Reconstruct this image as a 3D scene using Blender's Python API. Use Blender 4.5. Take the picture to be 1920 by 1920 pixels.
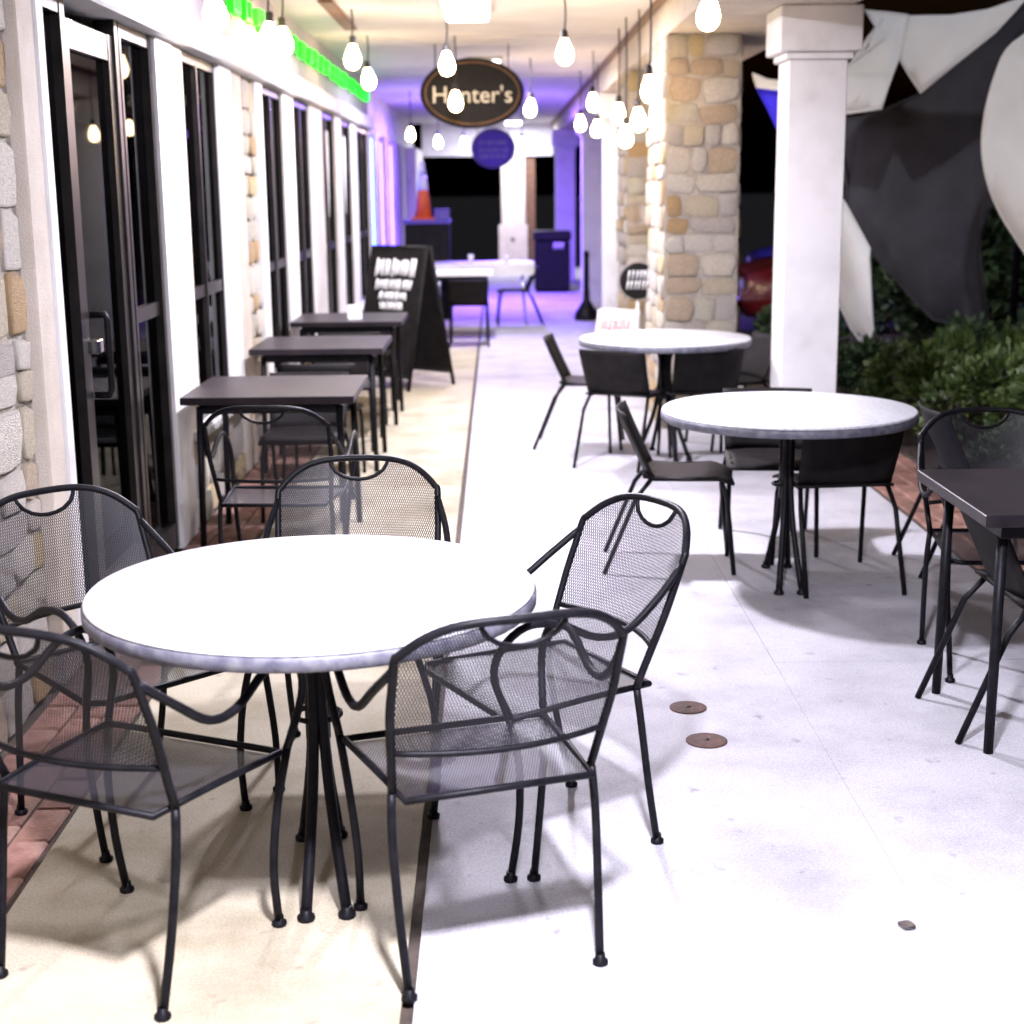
import bpy, bmesh, math, random
from mathutils import Vector, Matrix
random.seed(7)
R = math.radians
scene = bpy.context.scene
for o in list(bpy.data.objects): bpy.data.objects.remove(o)
COL = scene.collection

# ------------------------------------------------------------------ camera
CAM_H = 1.65
pitch, yaw, roll = R(12.29), R(0.473), R(0.6)
fw = Vector((math.sin(yaw)*math.cos(pitch), math.cos(yaw)*math.cos(pitch), -math.sin(pitch)))
rt = Vector((math.cos(yaw), -math.sin(yaw), 0)); up = rt.cross(fw)
r2 = rt*math.cos(roll) - up*math.sin(roll); u2 = up*math.cos(roll) + rt*math.sin(roll)
cd = bpy.data.cameras.new('camera'); cam = bpy.data.objects.new('camera', cd); COL.objects.link(cam)
M4 = Matrix((( r2.x, u2.x, -fw.x, 0), (r2.y, u2.y, -fw.y, 0), (r2.z, u2.z, -fw.z, CAM_H), (0,0,0,1)))
cam.matrix_world = M4
cd.lens = 52.5; cd.sensor_width = 36; cd.clip_start = .05; cd.clip_end = 600
cd.dof.use_dof = True; cd.dof.focus_distance = 4.2; cd.dof.aperture_fstop = 3.2
scene.camera = cam

# ------------------------------------------------------------------ night sky and an added stand-in for lot lighting
w = bpy.data.worlds.new('World'); scene.world = w; w.use_nodes = True
nt = w.node_tree; bg = nt.nodes['Background']
sky = nt.nodes.new('ShaderNodeTexSky'); sky.sky_type = 'NISHITA'; sky.sun_disc = False
sky.sun_elevation = R(-2); sky.sun_rotation = R(150)
nt.links.new(sky.outputs[0], bg.inputs[0]); bg.inputs[1].default_value = 0.02
sl = bpy.data.lights.new('lot_fill', 'SUN'); sl.energy = .9; sl.angle = R(2); sl.color = (.86,.88,1)  # unseen lamp added to brighten sails and shrubs, far stronger than moonlight
so = bpy.data.objects.new('lot_fill', sl); COL.objects.link(so); so.rotation_euler = (R(55), 0, R(-14)); so['kind'] = 'helper'
scene.view_settings.view_transform = 'Standard'; scene.view_settings.look = 'None'
scene.view_settings.exposure = 0.68; scene.view_settings.gamma = 1
scene.view_settings.use_curve_mapping = False
scene.cycles.use_denoising = True; scene.cycles.max_bounces = 8; scene.cycles.diffuse_bounces = 4
scene.cycles.transparent_max_bounces = 24; scene.cycles.sample_clamp_indirect = 6
scene.cycles.caustics_reflective = False; scene.cycles.caustics_refractive = False

CEIL_W = 250.0      # watts of a ceiling light
BULB_E = 38.0       # emission of a string-light bulb
LED_E = 32.0

# ------------------------------------------------------------------ materials
def newmat(name):
    m = bpy.data.materials.new(name); m.use_nodes = True
    n = m.node_tree.nodes; return m, m.node_tree, n['Principled BSDF']
def noise_mat(name, cols, scale=8, rough=.6, bump=.0, bscale=60, metallic=0, detail=6, spread=(.3,.7), rnd=0, coat=0, dist=.02, spec=.5):
    """ramp between colours by object-space noise, optional per-object tone and bump"""
    m, t, p = newmat(name); n = t.nodes; L = t.links
    tc = n.new('ShaderNodeTexCoord'); no = n.new('ShaderNodeTexNoise')
    no.inputs['Scale'].default_value = scale; no.inputs['Detail'].default_value = detail
    L.new(tc.outputs['Object'], no.inputs['Vector'])
    cr = n.new('ShaderNodeValToRGB'); el = cr.color_ramp.elements
    k = len(cols)
    for i, c in enumerate(cols):
        pos = spread[0] + (spread[1]-spread[0])*i/max(1, k-1)
        e = el[i] if i < 2 else el.new(pos)
        e.position = pos; e.color = (*c, 1)
    L.new(no.outputs['Fac'], cr.inputs['Fac']); out = cr.outputs['Color']
    if rnd:
        oi = n.new('ShaderNodeObjectInfo'); hs = n.new('ShaderNodeHueSaturation')
        mr = n.new('ShaderNodeMapRange'); mr.inputs['To Min'].default_value = 1-rnd; mr.inputs['To Max'].default_value = 1+rnd
        L.new(oi.outputs['Random'], mr.inputs['Value']); L.new(mr.outputs['Result'], hs.inputs['Value'])
        L.new(out, hs.inputs['Color']); out = hs.outputs['Color']
    L.new(out, p.inputs['Base Color'])
    p.inputs['Roughness'].default_value = rough; p.inputs['Metallic'].default_value = metallic
    p.inputs['Coat Weight'].default_value = coat; p.inputs['Specular IOR Level'].default_value = spec
    if bump:
        nb = n.new('ShaderNodeTexNoise'); nb.inputs['Scale'].default_value = bscale; nb.inputs['Detail'].default_value = 8
        L.new(tc.outputs['Object'], nb.inputs['Vector'])
        b = n.new('ShaderNodeBump'); b.inputs['Strength'].default_value = bump; b.inputs['Distance'].default_value = dist
        L.new(nb.outputs['Fac'], b.inputs['Height']); L.new(b.outputs['Normal'], p.inputs['Normal'])
    return m
def emit_mat(name, col, strength):
    m, t, p = newmat(name); p.inputs['Base Color'].default_value = (*[min(1,c) for c in col], 1)
    p.inputs['Emission Color'].default_value = (*col, 1); p.inputs['Emission Strength'].default_value = strength
    # faint unevenness of the lit surface
    n = t.nodes; no = n.new('ShaderNodeTexNoise'); no.inputs['Scale'].default_value = 9
    mr = n.new('ShaderNodeMapRange'); mr.inputs['To Min'].default_value = strength*.85; mr.inputs['To Max'].default_value = strength*1.15
    t.links.new(no.outputs['Fac'], mr.inputs['Value']); t.links.new(mr.outputs['Result'], p.inputs['Emission Strength'])
    return m
MT = {}
def concrete(name, c0, c1, c2):
    """broom-finished concrete: broad blotches, fine pores, a few darker stains"""
    m, t, p = newmat(name); n = t.nodes; L = t.links
    tc = n.new('ShaderNodeTexCoord')
    def nz(scale, det=6, rough=.55):
        k = n.new('ShaderNodeTexNoise'); k.inputs['Scale'].default_value = scale; k.inputs['Detail'].default_value = det; k.inputs['Roughness'].default_value = rough
        L.new(tc.outputs['Object'], k.inputs['Vector']); return k.outputs['Fac']
    cr = n.new('ShaderNodeValToRGB'); el = cr.color_ramp.elements
    el[0].position=.32; el[0].color=(*c0,1); el[1].position=.5; el[1].color=(*c1,1); e=el.new(.72); e.color=(*c2,1)
    L.new(nz(2.3, 9, .62), cr.inputs['Fac'])
    def mult(col, fac, lo, hi, p0, p1):
        mr = n.new('ShaderNodeMapRange'); mr.inputs['From Min'].default_value=p0; mr.inputs['From Max'].default_value=p1
        mr.inputs['To Min'].default_value=lo; mr.inputs['To Max'].default_value=hi; L.new(fac, mr.inputs['Value'])
        mx = n.new('ShaderNodeMix'); mx.data_type='RGBA'; mx.blend_type='MULTIPLY'; mx.inputs['Factor'].default_value=1
        L.new(col, mx.inputs[6]); L.new(mr.outputs['Result'], mx.inputs[7]); return mx.outputs[2]
    col = mult(cr.outputs['Color'], nz(160, 3), .78, 1.12, .3, .7)
    col = mult(col, nz(1.1, 4), .78, 1.0, .30, .46)
    col = mult(col, nz(14, 2), .6, 1.0, .22, .34)
    L.new(col, p.inputs['Base Color']); p.inputs['Roughness'].default_value=.78; p.inputs['Specular IOR Level'].default_value=.3
    bp = n.new('ShaderNodeBump'); bp.inputs['Strength'].default_value=.25; bp.inputs['Distance'].default_value=.006
    L.new(nz(220, 4), bp.inputs['Height']); L.new(bp.outputs['Normal'], p.inputs['Normal']); return m
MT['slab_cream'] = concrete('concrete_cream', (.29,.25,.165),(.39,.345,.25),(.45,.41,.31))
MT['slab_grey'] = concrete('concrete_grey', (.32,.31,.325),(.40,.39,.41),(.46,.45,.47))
MT['groove'] = noise_mat('joint_filler', [(.03,.022,.016),(.07,.05,.035)], 20, .9)
MT['brick'] = noise_mat('clay_brick', [(.15,.07,.05),(.22,.11,.08),(.28,.17,.13)], 14, .85, .35, 120, rnd=.28)
MT['asphalt'] = noise_mat('asphalt', [(.010,.010,.011),(.022,.022,.024)], 40, .85, .3, 150)
MT['soil'] = noise_mat('mulch', [(.02,.013,.008),(.06,.04,.025)], 25, .95, .8, 60)
MT['white'] = noise_mat('white_paint', [(.50,.485,.465),(.66,.65,.64),(.74,.73,.72)], 3.5, .6, .10, 70, spread=(.2,.6), detail=9)
MT['lavender'] = noise_mat('grey_stucco', [(.40,.37,.42),(.50,.47,.53)], 7, .8, .25, 130)
MT['beige'] = noise_mat('beige_stucco', [(.50,.44,.36),(.60,.54,.46)], 7, .8, .3, 130)
MT['ceil'] = noise_mat('ceiling_plaster', [(.60,.585,.57),(.69,.675,.66)], 2.2, .85, .12, 120)
MT['trim_brown'] = noise_mat('brown_trim', [(.10,.05,.025),(.18,.09,.04)], 12, .6)
MT['bronze'] = noise_mat('dark_bronze', [(.018,.016,.015),(.035,.03,.028)], 10, .35, metallic=.6)
MT['black'] = noise_mat('black_powder_coat', [(.004,.004,.005),(.010,.0095,.012)], 30, .42, .08, 300, spec=.12)
MT['black_matte'] = noise_mat('black_matte', [(.006,.0055,.0055),(.014,.012,.012)], 14, .6, .15, 120, spec=.12)
MT['tabletop'] = noise_mat('pale_laminate', [(.50,.50,.53),(.64,.64,.66),(.72,.72,.74)], 60, .38, .05, 240)
MT['edgeband'] = noise_mat('table_edge', [(.07,.07,.10),(.12,.12,.15),(.18,.18,.19)], 30, .5, .1, 120)
MT['tabledark'] = noise_mat('dark_table_laminate', [(.010,.008,.011),(.024,.018,.021)], 9, .4, .05, 120, spec=.22)
MT['mortar'] = noise_mat('mortar', [(.34,.30,.25),(.46,.42,.36)], 18, .95, .6, 90)
MT['sailwhite'] = noise_mat('white_canvas', [(.76,.75,.72),(.84,.83,.80)], 4, .85, .2, 200)
MT['sailgrey'] = noise_mat('charcoal_canvas', [(.024,.022,.028),(.040,.037,.046)], 4, .85, .2, 200)
MT['sailblue'] = noise_mat('blue_canvas', [(.03,.02,.75),(.05,.03,.9)], 4, .8, .2, 200)
MT['leaf'] = noise_mat('shrub_leaf', [(.02,.042,.007),(.048,.082,.013),(.08,.115,.02)], 5, .6, rnd=.2)
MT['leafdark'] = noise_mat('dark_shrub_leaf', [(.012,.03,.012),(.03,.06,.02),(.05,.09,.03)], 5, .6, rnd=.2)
MT['bark'] = noise_mat('bark', [(.03,.02,.014),(.07,.05,.035)], 30, .9, .5, 80)
MT['orange'] = noise_mat('cone_orange', [(.70,.10,.02),(.85,.16,.03)], 8, .5)
MT['conewhite'] = noise_mat('cone_band', [(.7,.7,.72),(.8,.8,.82)], 8, .4)
MT['chalk'] = noise_mat('chalk', [(.75,.75,.75),(.9,.9,.9)], 60, .95)
MT['pink'] = noise_mat('pink_paint', [(.62,.22,.24),(.75,.38,.38)], 30, .7)
MT['sign'] = noise_mat('sign_black', [(.004,.0035,.004),(.009,.008,.009)], 12, .6, .05, 100, spec=.2)
MT['cream'] = noise_mat('cream_letter', [(.62,.58,.48),(.72,.68,.58)], 20, .6)
MT['purpleface'] = noise_mat('violet_sign_and_lit_top', [(.07,.045,.30),(.12,.08,.42)], 30, .5)  # violet of the far sign, and violet light painted on cabinet top and box
MT['chrome'] = noise_mat('brushed_steel', [(.55,.55,.56),(.68,.68,.7)], 40, .22, metallic=1)
MT['red'] = noise_mat('red_car_paint', [(.10,.006,.007),(.14,.008,.008)], 3, .25, coat=1)
MT['bluecar'] = noise_mat('blue_car_paint', [(.015,.015,.09),(.022,.022,.13)], 3, .25, coat=1)
MT['rubber'] = noise_mat('rubber', [(.012,.012,.012),(.03,.03,.03)], 30, .8)
MT['lampred'] = noise_mat('tail_lamp', [(.45,.01,.01),(.6,.03,.02)], 20, .15, coat=1)
MT['discbrown'] = noise_mat('dark_brown_disc', [(.05,.025,.018),(.10,.05,.035)], 40, .8, .4, 150)
MT['cord'] = noise_mat('cord_black', [(.012,.01,.01),(.03,.025,.022)], 40, .6)
MT['darkroom'] = noise_mat('dark_interior', [(.008,.007,.008),(.02,.018,.017)], 3, .9)
MT['deadleaf'] = noise_mat('dry_leaf', [(.05,.04,.035),(.10,.08,.06)], 20, .8)
MT['bulb'] = emit_mat('bulb_glass_lit', (1.0,.70,.40), BULB_E)
MT['diffuser'] = emit_mat('light_diffuser', (.93,.93,1.0), 5)
MT['green'] = emit_mat('green_lit_letter', (.01,1.0,.005), .75)
MT['led'] = emit_mat('violet_led', (.035,.022,1.0), LED_E)
MT['ledblue'] = emit_mat('blue_led', (.03,.06,1.0), LED_E)
# stones: every stone takes its own tone from a warm-to-grey palette
def stone_material():
    m, t, p = newmat('fieldstone'); n = t.nodes; L = t.links
    oi = n.new('ShaderNodeObjectInfo'); cr = n.new('ShaderNodeValToRGB'); cr.color_ramp.interpolation = 'CONSTANT'
    pal = [(.48,.42,.31),(.42,.29,.15),(.54,.49,.41),(.43,.39,.35),(.50,.40,.22),(.45,.42,.38),(.57,.53,.46),(.44,.35,.25),(.48,.45,.36),(.54,.50,.44)]
    el = cr.color_ramp.elements
    for i, c in enumerate(pal):
        e = el[i] if i < 2 else el.new(i/len(pal)); e.position = i/len(pal); e.color = (*c, 1)
    L.new(oi.outputs['Random'], cr.inputs['Fac'])
    tc = n.new('ShaderNodeTexCoord'); no = n.new('ShaderNodeTexNoise'); no.inputs['Scale'].default_value = 14; no.inputs['Detail'].default_value = 8
    L.new(tc.outputs['Object'], no.inputs['Vector'])
    hs = n.new('ShaderNodeHueSaturation'); mr = n.new('ShaderNodeMapRange'); mr.inputs['To Min'].default_value = .55; mr.inputs['To Max'].default_value = 1.4
    L.new(no.outputs['Fac'], mr.inputs['Value']); L.new(mr.outputs['Result'], hs.inputs['Value']); L.new(cr.outputs['Color'], hs.inputs['Color'])
    L.new(hs.outputs['Color'], p.inputs['Base Color']); p.inputs['Roughness'].default_value = .85
    nb = n.new('ShaderNodeTexNoise'); nb.inputs['Scale'].default_value = 35; nb.inputs['Detail'].default_value = 8; L.new(tc.outputs['Object'], nb.inputs['Vector'])
    b = n.new('ShaderNodeBump'); b.inputs['Strength'].default_value = .7; b.inputs['Distance'].default_value = .02
    L.new(nb.outputs['Fac'], b.inputs['Height']); L.new(b.outputs['Normal'], p.inputs['Normal'])
    return m
MT['stone'] = stone_material()
def glass_material(name, tint, ior=1.6):
    m = bpy.data.materials.new(name); m.use_nodes = True; t = m.node_tree; n = t.nodes; L = t.links
    n.remove(n['Principled BSDF']); out = n['Material Output']
    fr = n.new('ShaderNodeFresnel'); fr.inputs['IOR'].default_value = ior
    tr = n.new('ShaderNodeBsdfTransparent'); tr.inputs['Color'].default_value = (*tint, 1)
    gl = n.new('ShaderNodeBsdfGlossy'); gl.inputs['Roughness'].default_value = .015
    no = n.new('ShaderNodeTexNoise'); no.inputs['Scale'].default_value = 1.2
    b = n.new('ShaderNodeBump'); b.inputs['Strength'].default_value = .02; L.new(no.outputs['Fac'], b.inputs['Height']); L.new(b.outputs['Normal'], gl.inputs['Normal'])
    mx = n.new('ShaderNodeMixShader'); dm = n.new('ShaderNodeMath'); dm.operation='MULTIPLY'; dm.inputs[1].default_value=.5; L.new(fr.outputs[0], dm.inputs[0]); L.new(dm.outputs[0], mx.inputs[0]); L.new(tr.outputs[0], mx.inputs[1]); L.new(gl.outputs[0], mx.inputs[2])
    L.new(mx.outputs[0], out.inputs[0]); return m
MT['glass'] = glass_material('tinted_window_glass', (.12,.12,.13), 1.16)
def expanded_metal(name='expanded_metal', strand=.155):
    """diamond mesh cut into sheet metal, holes by UV measured in metres"""
    m, t, p = newmat(name); n = t.nodes; L = t.links
    p.inputs['Base Color'].default_value = (.016,.015,.020,1); p.inputs['Roughness'].default_value = .45; p.inputs['Specular IOR Level'].default_value = .3
    uv = n.new('ShaderNodeUVMap'); sp = n.new('ShaderNodeSeparateXYZ'); L.new(uv.outputs[0], sp.inputs[0])
    def math_(op, a, b=None):
        k = n.new('ShaderNodeMath'); k.operation = op
        for i, v in enumerate((a, b)):
            if v is None: continue
            if isinstance(v, (int, float)): k.inputs[i].default_value = v
            else: L.new(v, k.inputs[i])
        return k.outputs[0]
    a = math_('ABSOLUTE', math_('SUBTRACT', math_('FRACT', math_('MULTIPLY', sp.outputs[0], 1/.0062)), .5))
    b = math_('ABSOLUTE', math_('SUBTRACT', math_('FRACT', math_('MULTIPLY', sp.outputs[1], 1/.0145)), .5))
    d = math_('ABSOLUTE', math_('SUBTRACT', math_('ADD', a, b), .5))      # 0 on the strands of the diamond lattice
    hole = math_('GREATER_THAN', d, strand)
    tr = n.new('ShaderNodeBsdfTransparent'); mx = n.new('ShaderNodeMixShader')
    L.new(hole, mx.inputs[0]); L.new(p.outputs[0], mx.inputs[1]); L.new(tr.outputs[0], mx.inputs[2])
    L.new(mx.outputs[0], n['Material Output'].inputs[0]); return m
MT['mesh'] = expanded_metal('expanded_metal_back', .165)
MT['meshseat'] = expanded_metal('expanded_metal_seat', .27)

# ------------------------------------------------------------------ mesh helpers
class MB:
    def __init__(s): s.v = []; s.f = []; s.sm = []; s.uv = {}
    def face(s, idx, smooth=False): s.f.append(tuple(idx)); s.sm.append(smooth)
    def box(s, x0, x1, y0, y1, z0, z1, ch=0.0):
        b = len(s.v)
        if ch <= 0:
            s.v += [(x0,y0,z0),(x1,y0,z0),(x1,y1,z0),(x0,y1,z0),(x0,y0,z1),(x1,y0,z1),(x1,y1,z1),(x0,y1,z1)]
            for q in ((0,3,2,1),(4,5,6,7),(0,1,5,4),(1,2,6,5),(2,3,7,6),(3,0,4,7)): s.face([b+i for i in q])
        else:
            c = ch; ring = []
            for (z, k) in ((z0, c), (z0+c, 0), (z1-c, 0), (z1, c)):
                ring.append(len(s.v))
                xa, xb, ya, yb = x0+k, x1-k, y0+k, y1-k; e = c*.7 if k == 0 else 0
                s.v += [(xa+e,ya,z),(xb-e,ya,z),(xb,ya+e,z),(xb,yb-e,z),(xb-e,yb,z),(xa+e,yb,z),(xa,yb-e,z),(xa,ya+e,z)]
            s.face([ring[0]+i for i in (7,6,5,4,3,2,1,0)]); s.face([ring[3]+i for i in range(8)])
            for a, bb in zip(ring, ring[1:]):
                for i in range(8): s.face((a+i, a+(i+1)%8, bb+(i+1)%8, bb+i))
        return s
    def tube(s, pts, r, n=8, caps=True, closed=False):
        P = [Vector(p) for p in pts]; m = len(P); rings = []
        rr = r if isinstance(r, (list, tuple)) else [r]*m
        prev = None
        for i, p in enumerate(P):
            if closed: d = P[(i+1)%m]-P[i-1]
            else: d = P[min(i+1,m-1)]-P[max(i-1,0)]
            d.normalize()
            a = prev if prev is not None else (Vector((0,0,1)) if abs(d.z) < .9 else Vector((1,0,0)))
            a = (a - d*a.dot(d))
            if a.length < 1e-5: a = d.orthogonal()
            a.normalize(); prev = a; c = d.cross(a); rings.append(len(s.v))
            for k in range(n):
                t = 2*math.pi*k/n; q = p + (a*math.cos(t)+c*math.sin(t))*rr[i]; s.v.append(tuple(q))
        for i in range(m if closed else m-1):
            a, b = rings[i], rings[(i+1)%m]
            for k in range(n): s.face((a+k, a+(k+1)%n, b+(k+1)%n, b+k), True)
        if caps and not closed:
            s.face([rings[0]+k for k in range(n)][::-1]); s.face([rings[-1]+k for k in range(n)])
        return s
    def lathe(s, prof, n=24, c=(0,0,0), smooth=True):
        rings = []
        for r, z in prof:
            rings.append(len(s.v))
            for k in range(n):
                t = 2*math.pi*k/n; s.v.append((c[0]+r*math.cos(t), c[1]+r*math.sin(t), c[2]+z))
        for a, b in zip(rings, rings[1:]):
            for k in range(n): s.face((a+k, a+(k+1)%n, b+(k+1)%n, b+k), smooth)
        s.face([rings[0]+k for k in range(n)][::-1]); s.face([rings[-1]+k for k in range(n)]); return s
    def grid(s, fn, nu, nv, smooth=True):
        b = len(s.v); vs = []
        for j in range(nv+1):
            for i in range(nu+1):
                p, uv = fn(i/nu, j/nv); s.v.append(tuple(p)); s.uv[len(s.v)-1] = uv
        for j in range(nv):
            for i in range(nu):
                a = b+j*(nu+1)+i; s.face((a, a+1, a+nu+2, a+nu+1), smooth)
        return s
    def mesh(s, name):
        me = bpy.data.meshes.new(name); me.from_pydata(s.v, [], s.f)
        me.polygons.foreach_set('use_smooth', s.sm)
        if s.uv:
            l = me.uv_layers.new(name='UVMap')
            for lp in me.loops: l.data[lp.index].uv = s.uv.get(lp.vertex_index, (0,0))
        me.update(); return me
    def build(s, name, mat, parent=None, loc=None):
        me = s.mesh(name); me.materials.append(MT[mat])
        o = bpy.data.objects.new(name, me); COL.objects.link(o)
        if parent: o.parent = parent
        if loc: o.location = loc
        return o
def share(name, me, parent=None, loc=(0,0,0), rot=(0,0,0), sc=(1,1,1)):
    o = bpy.data.objects.new(name, me); COL.objects.link(o); o.parent = parent
    o.location = loc; o.rotation_euler = rot; o.scale = sc; return o
def tag(o, label=None, cat=None, group=None, kind=None):
    for k, v in (('label',label),('category',cat),('group',group),('kind',kind)):
        if v: o[k] = v
    return o
def empty(name, loc=(0,0,0), rz=0, label=None, cat=None, group=None, kind=None):
    o = bpy.data.objects.new(name, None); COL.objects.link(o); o.location = loc; o.rotation_euler = (0,0,rz)
    o.empty_display_size = .1
    return tag(o, label, cat, group, kind)
def copy_tree(o, parent=None):
    c = o.copy(); COL.objects.link(c); c.parent = parent
    for ch in list(o.children): copy_tree(ch, c)
    return c
def smooth_path(pts, k=4):
    """Catmull-Rom through the points"""
    P = [Vector(p) for p in pts]; P = [P[0]*2-P[1]] + P + [P[-1]*2-P[-2]]; out = []
    for i in range(1, len(P)-2):
        for j in range(k):
            t = j/k; a, b, c, d = P[i-1], P[i], P[i+1], P[i+2]
            out.append(.5*((2*b)+(c-a)*t+(2*a-5*b+4*c-d)*t*t+(3*b-a-3*c+d)*t**3))
    out.append(P[-2]); return out

# ------------------------------------------------------------------ ground
def structure(name, mb, mat): return tag(mb.build(name, mat), kind='structure')
structure('parking_lot', MB().box(-120,160,-60,300,-.30,-.20), 'asphalt')
walk = empty('walkway', kind='structure')
MB().box(-1.62,2.56,-3,31.5,-.19,-.014).build('slab_bed', 'groove', walk)
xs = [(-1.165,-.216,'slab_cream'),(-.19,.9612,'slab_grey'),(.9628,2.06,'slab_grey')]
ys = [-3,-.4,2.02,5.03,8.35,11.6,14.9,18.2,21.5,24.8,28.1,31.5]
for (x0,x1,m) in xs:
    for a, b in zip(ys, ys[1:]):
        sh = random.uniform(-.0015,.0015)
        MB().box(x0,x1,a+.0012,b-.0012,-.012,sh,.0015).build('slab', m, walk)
# brick edging along the shopfront and along the planting bed
bm_ = MB().box(-.099,.099,-.049,.049,-.03,.03,.006).mesh('brick'); bm_.materials.append(MT['brick'])
def brick_strip(x0, ncol, y0, y1, parent):
    for c in range(ncol):
        y = y0 + (0.105 if c % 2 else 0)
        while y < y1:
            share('brick', bm_, parent, (x0+.0525+c*.105, y, -.03+random.uniform(-.003,.003)), (random.uniform(-.008,.008), random.uniform(-.008,.008), math.pi/2+random.uniform(-.012,.012)))
            y += .207
brick_strip(-1.497, 3, 2.7, 12.4, walk)
edge = empty('brick_edging', kind='structure')
MB().box(2.075,2.52,2.0,31,-.19,-.02).build('edging_bed','mortar',edge)
brick_strip(2.09, 4, 3.0, 12.0, edge)
bed = MB()
def bedfn(u,v):
    x, y = 2.56+u*3.4, 5.2+v*11
    return Vector((x,y,-.06+.10*math.sin(u*math.pi)+.03*math.sin(x*9)*math.sin(y*7))), (0,0)
bed.grid(bedfn, 24, 60); structure('planting_bed', bed, 'soil')

# small things on the concrete
for i, (x,y,s,lab) in enumerate([(.599,4.567,1.0,'dark brown round disc on the grey concrete, the farther of two'),(.618,4.272,1.05,'dark brown round disc on the grey concrete, the nearer of two')]):
    o = empty('floor_disc', (x,y,0), label=lab, cat='floor cover', group='round discs on the floor')
    MB().lathe([(.060*s,.001),(.060*s,.004),(.054*s,.0055),(.010,.0058)], 28).build('disc','discbrown',o)  # thin dark brown disc lying on the slab
    MB().lathe([(.009,.005),(.009,.0075),(.004,.008)], 10).build('centre_stud','bronze',o)
lf = MB(); lf.grid(lambda u,v: (Vector(((u-.5)*.034*math.sin(math.pi*min(.98,max(.02,v))), (v-.5)*.04, .004+.008*abs(u-.5)*2)), (u,v)), 4, 6)
o = lf.build('fallen_leaf','deadleaf',None,(.908,3.09,.002)); o.rotation_euler=(0,0,1.1); tag(o,'small dry leaf lying on the pale concrete at lower right','leaf')

# ------------------------------------------------------------------ stones
def stone_mesh(wd, ht, dp, rg):
    """rounded split-face stone, front towards -Y, centred on x and z"""
    s = MB(); n = 8; rings = []
    base = [(-1,-1),(0,-1.0),(1,-1),(1.0,0),(1,1),(0,1.0),(-1,1),(-1.0,0)]
    jit = [(rg.uniform(-.26,.02) if i%2==0 else rg.uniform(-.06,.06), rg.uniform(-.26,.02) if i%2==0 else rg.uniform(-.04,.03)) for i in range(n)]
    for (y, k) in ((0, 1.0), (-dp*.55, .98), (-dp, .90)):
        rings.append(len(s.v))
        for (bx,bz),(jx,jz) in zip(base,jit):
            s.v.append((bx*(1+jx)*wd/2*k, y+rg.uniform(-.1,.1)*dp*(y<0), bz*(1+jz)*ht/2*k))
    c = len(s.v); s.v.append((rg.uniform(-.15,.15)*wd, -dp*rg.uniform(.95,1.2), rg.uniform(-.15,.15)*ht))
    for a, b in zip(rings, rings[1:]):
        for k in range(n): s.face((a+k, a+(k+1)%n, b+(k+1)%n, b+k), True)
    for k in range(n): s.face((rings[2]+k, rings[2]+(k+1)%n, c), True)
    me = s.mesh('stone'); me.materials.append(MT['stone']); return me
_sr = random.Random(3)
STONES = [stone_mesh(1,1,1,_sr) for _ in range(24)]
def clad(parent, origin, along, length, z0, z1, rg, nrm_rot, rowh=(.09,.19), wr=(.11,.30), dep=.024):
    """stones laid in uneven courses on a face; along = unit vector, nrm_rot = z rotation whose -Y is outwards"""
    z = z0
    while z < z1-.03:
        h = min(rg.uniform(*rowh), z1-z)
        if z1-(z+h) < .09: h = z1-z
        x = 0
        while x < length-.02:
            wd = rg.uniform(*wr)
            if length-(x+wd) < .11: wd = length-x
            hh = h
            parts = [(z, hh)]
            if hh > .19 and wd < .26 and rg.random() < .4: parts = [(z, hh*.5), (z+hh*.5, hh*.5)]
            for (zz, h2) in parts:
                p = Vector(origin) + Vector(along)*(x+wd/2) + Vector((0,0,zz+h2/2))
                so_=share('stone', rg.choice(STONES), parent, p+Vector((0,0,rg.uniform(-.008,.008))), (0, rg.choice((0,math.pi))+rg.uniform(-.07,.07), nrm_rot), (wd-.004, dep*rg.uniform(.55,1.35), h2-.004))
            x += wd
        z += h

# ------------------------------------------------------------------ shopfront on the left (wall plane x = -1.5)
WX = -1.5
CE = 2.88
shop = empty('shopfront', (0,0,0), label='long white shopfront with dark windows and stone piers along the walkway', cat='building')
MB().box(-1.95,WX-.004,-3,18.3,2.45,CE).build('upper_wall','lavender',shop)
MB().box(-1.95,WX+.075,-3,18.3,2.315,2.44,.012).build('header_trim','white',shop)
MB().box(-1.95,WX+.035,-3,18.3,2.441,2.475,.008).build('crown_moulding','white',shop)
rg = random.Random(11)
def wall_piece(name, y0, y1, z0, z1, mat, xo=0.0, d=.25, ch=.008): return MB().box(WX-d, WX+xo, y0, y1, z0, z1, ch).build(name, mat, shop)
sw = MB().box(WX-.3,WX-.03,-3,4.87,0,2.315).build('stone_pier','mortar',shop)
clad(sw, (WX-.03,4.86,0), (0,-1,0), 1.9, .0, 2.31, rg, math.pi/2, (.10,.22), (.12,.34), .014)
wall_piece('pilaster',4.885,5.06,0,2.314,'beige',.012)
wall_piece('door_casing',5.065,5.15,0,2.314,'white',.022)
wall_piece('pilaster',6.84,7.18,0,2.314,'white',.018)
wall_piece('window_casing',7.185,7.42,0.47,2.314,'beige',.012)
wall_piece('window_casing',8.36,8.72,.47,2.314,'white',.02)
wall_piece('pilaster',8.725,9.12,.0,2.314,'beige',.008)
sp2 = MB().box(WX-.3,WX-.02,9.13,9.60,0,2.313).build('stone_pier','mortar',shop)
clad(sp2, (WX-.02,9.595,0), (0,-1,0), .46, 0, 2.31, rg, math.pi/2)
wall_piece('window_casing',9.61,9.87,0,2.314,'white',.018)
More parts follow.
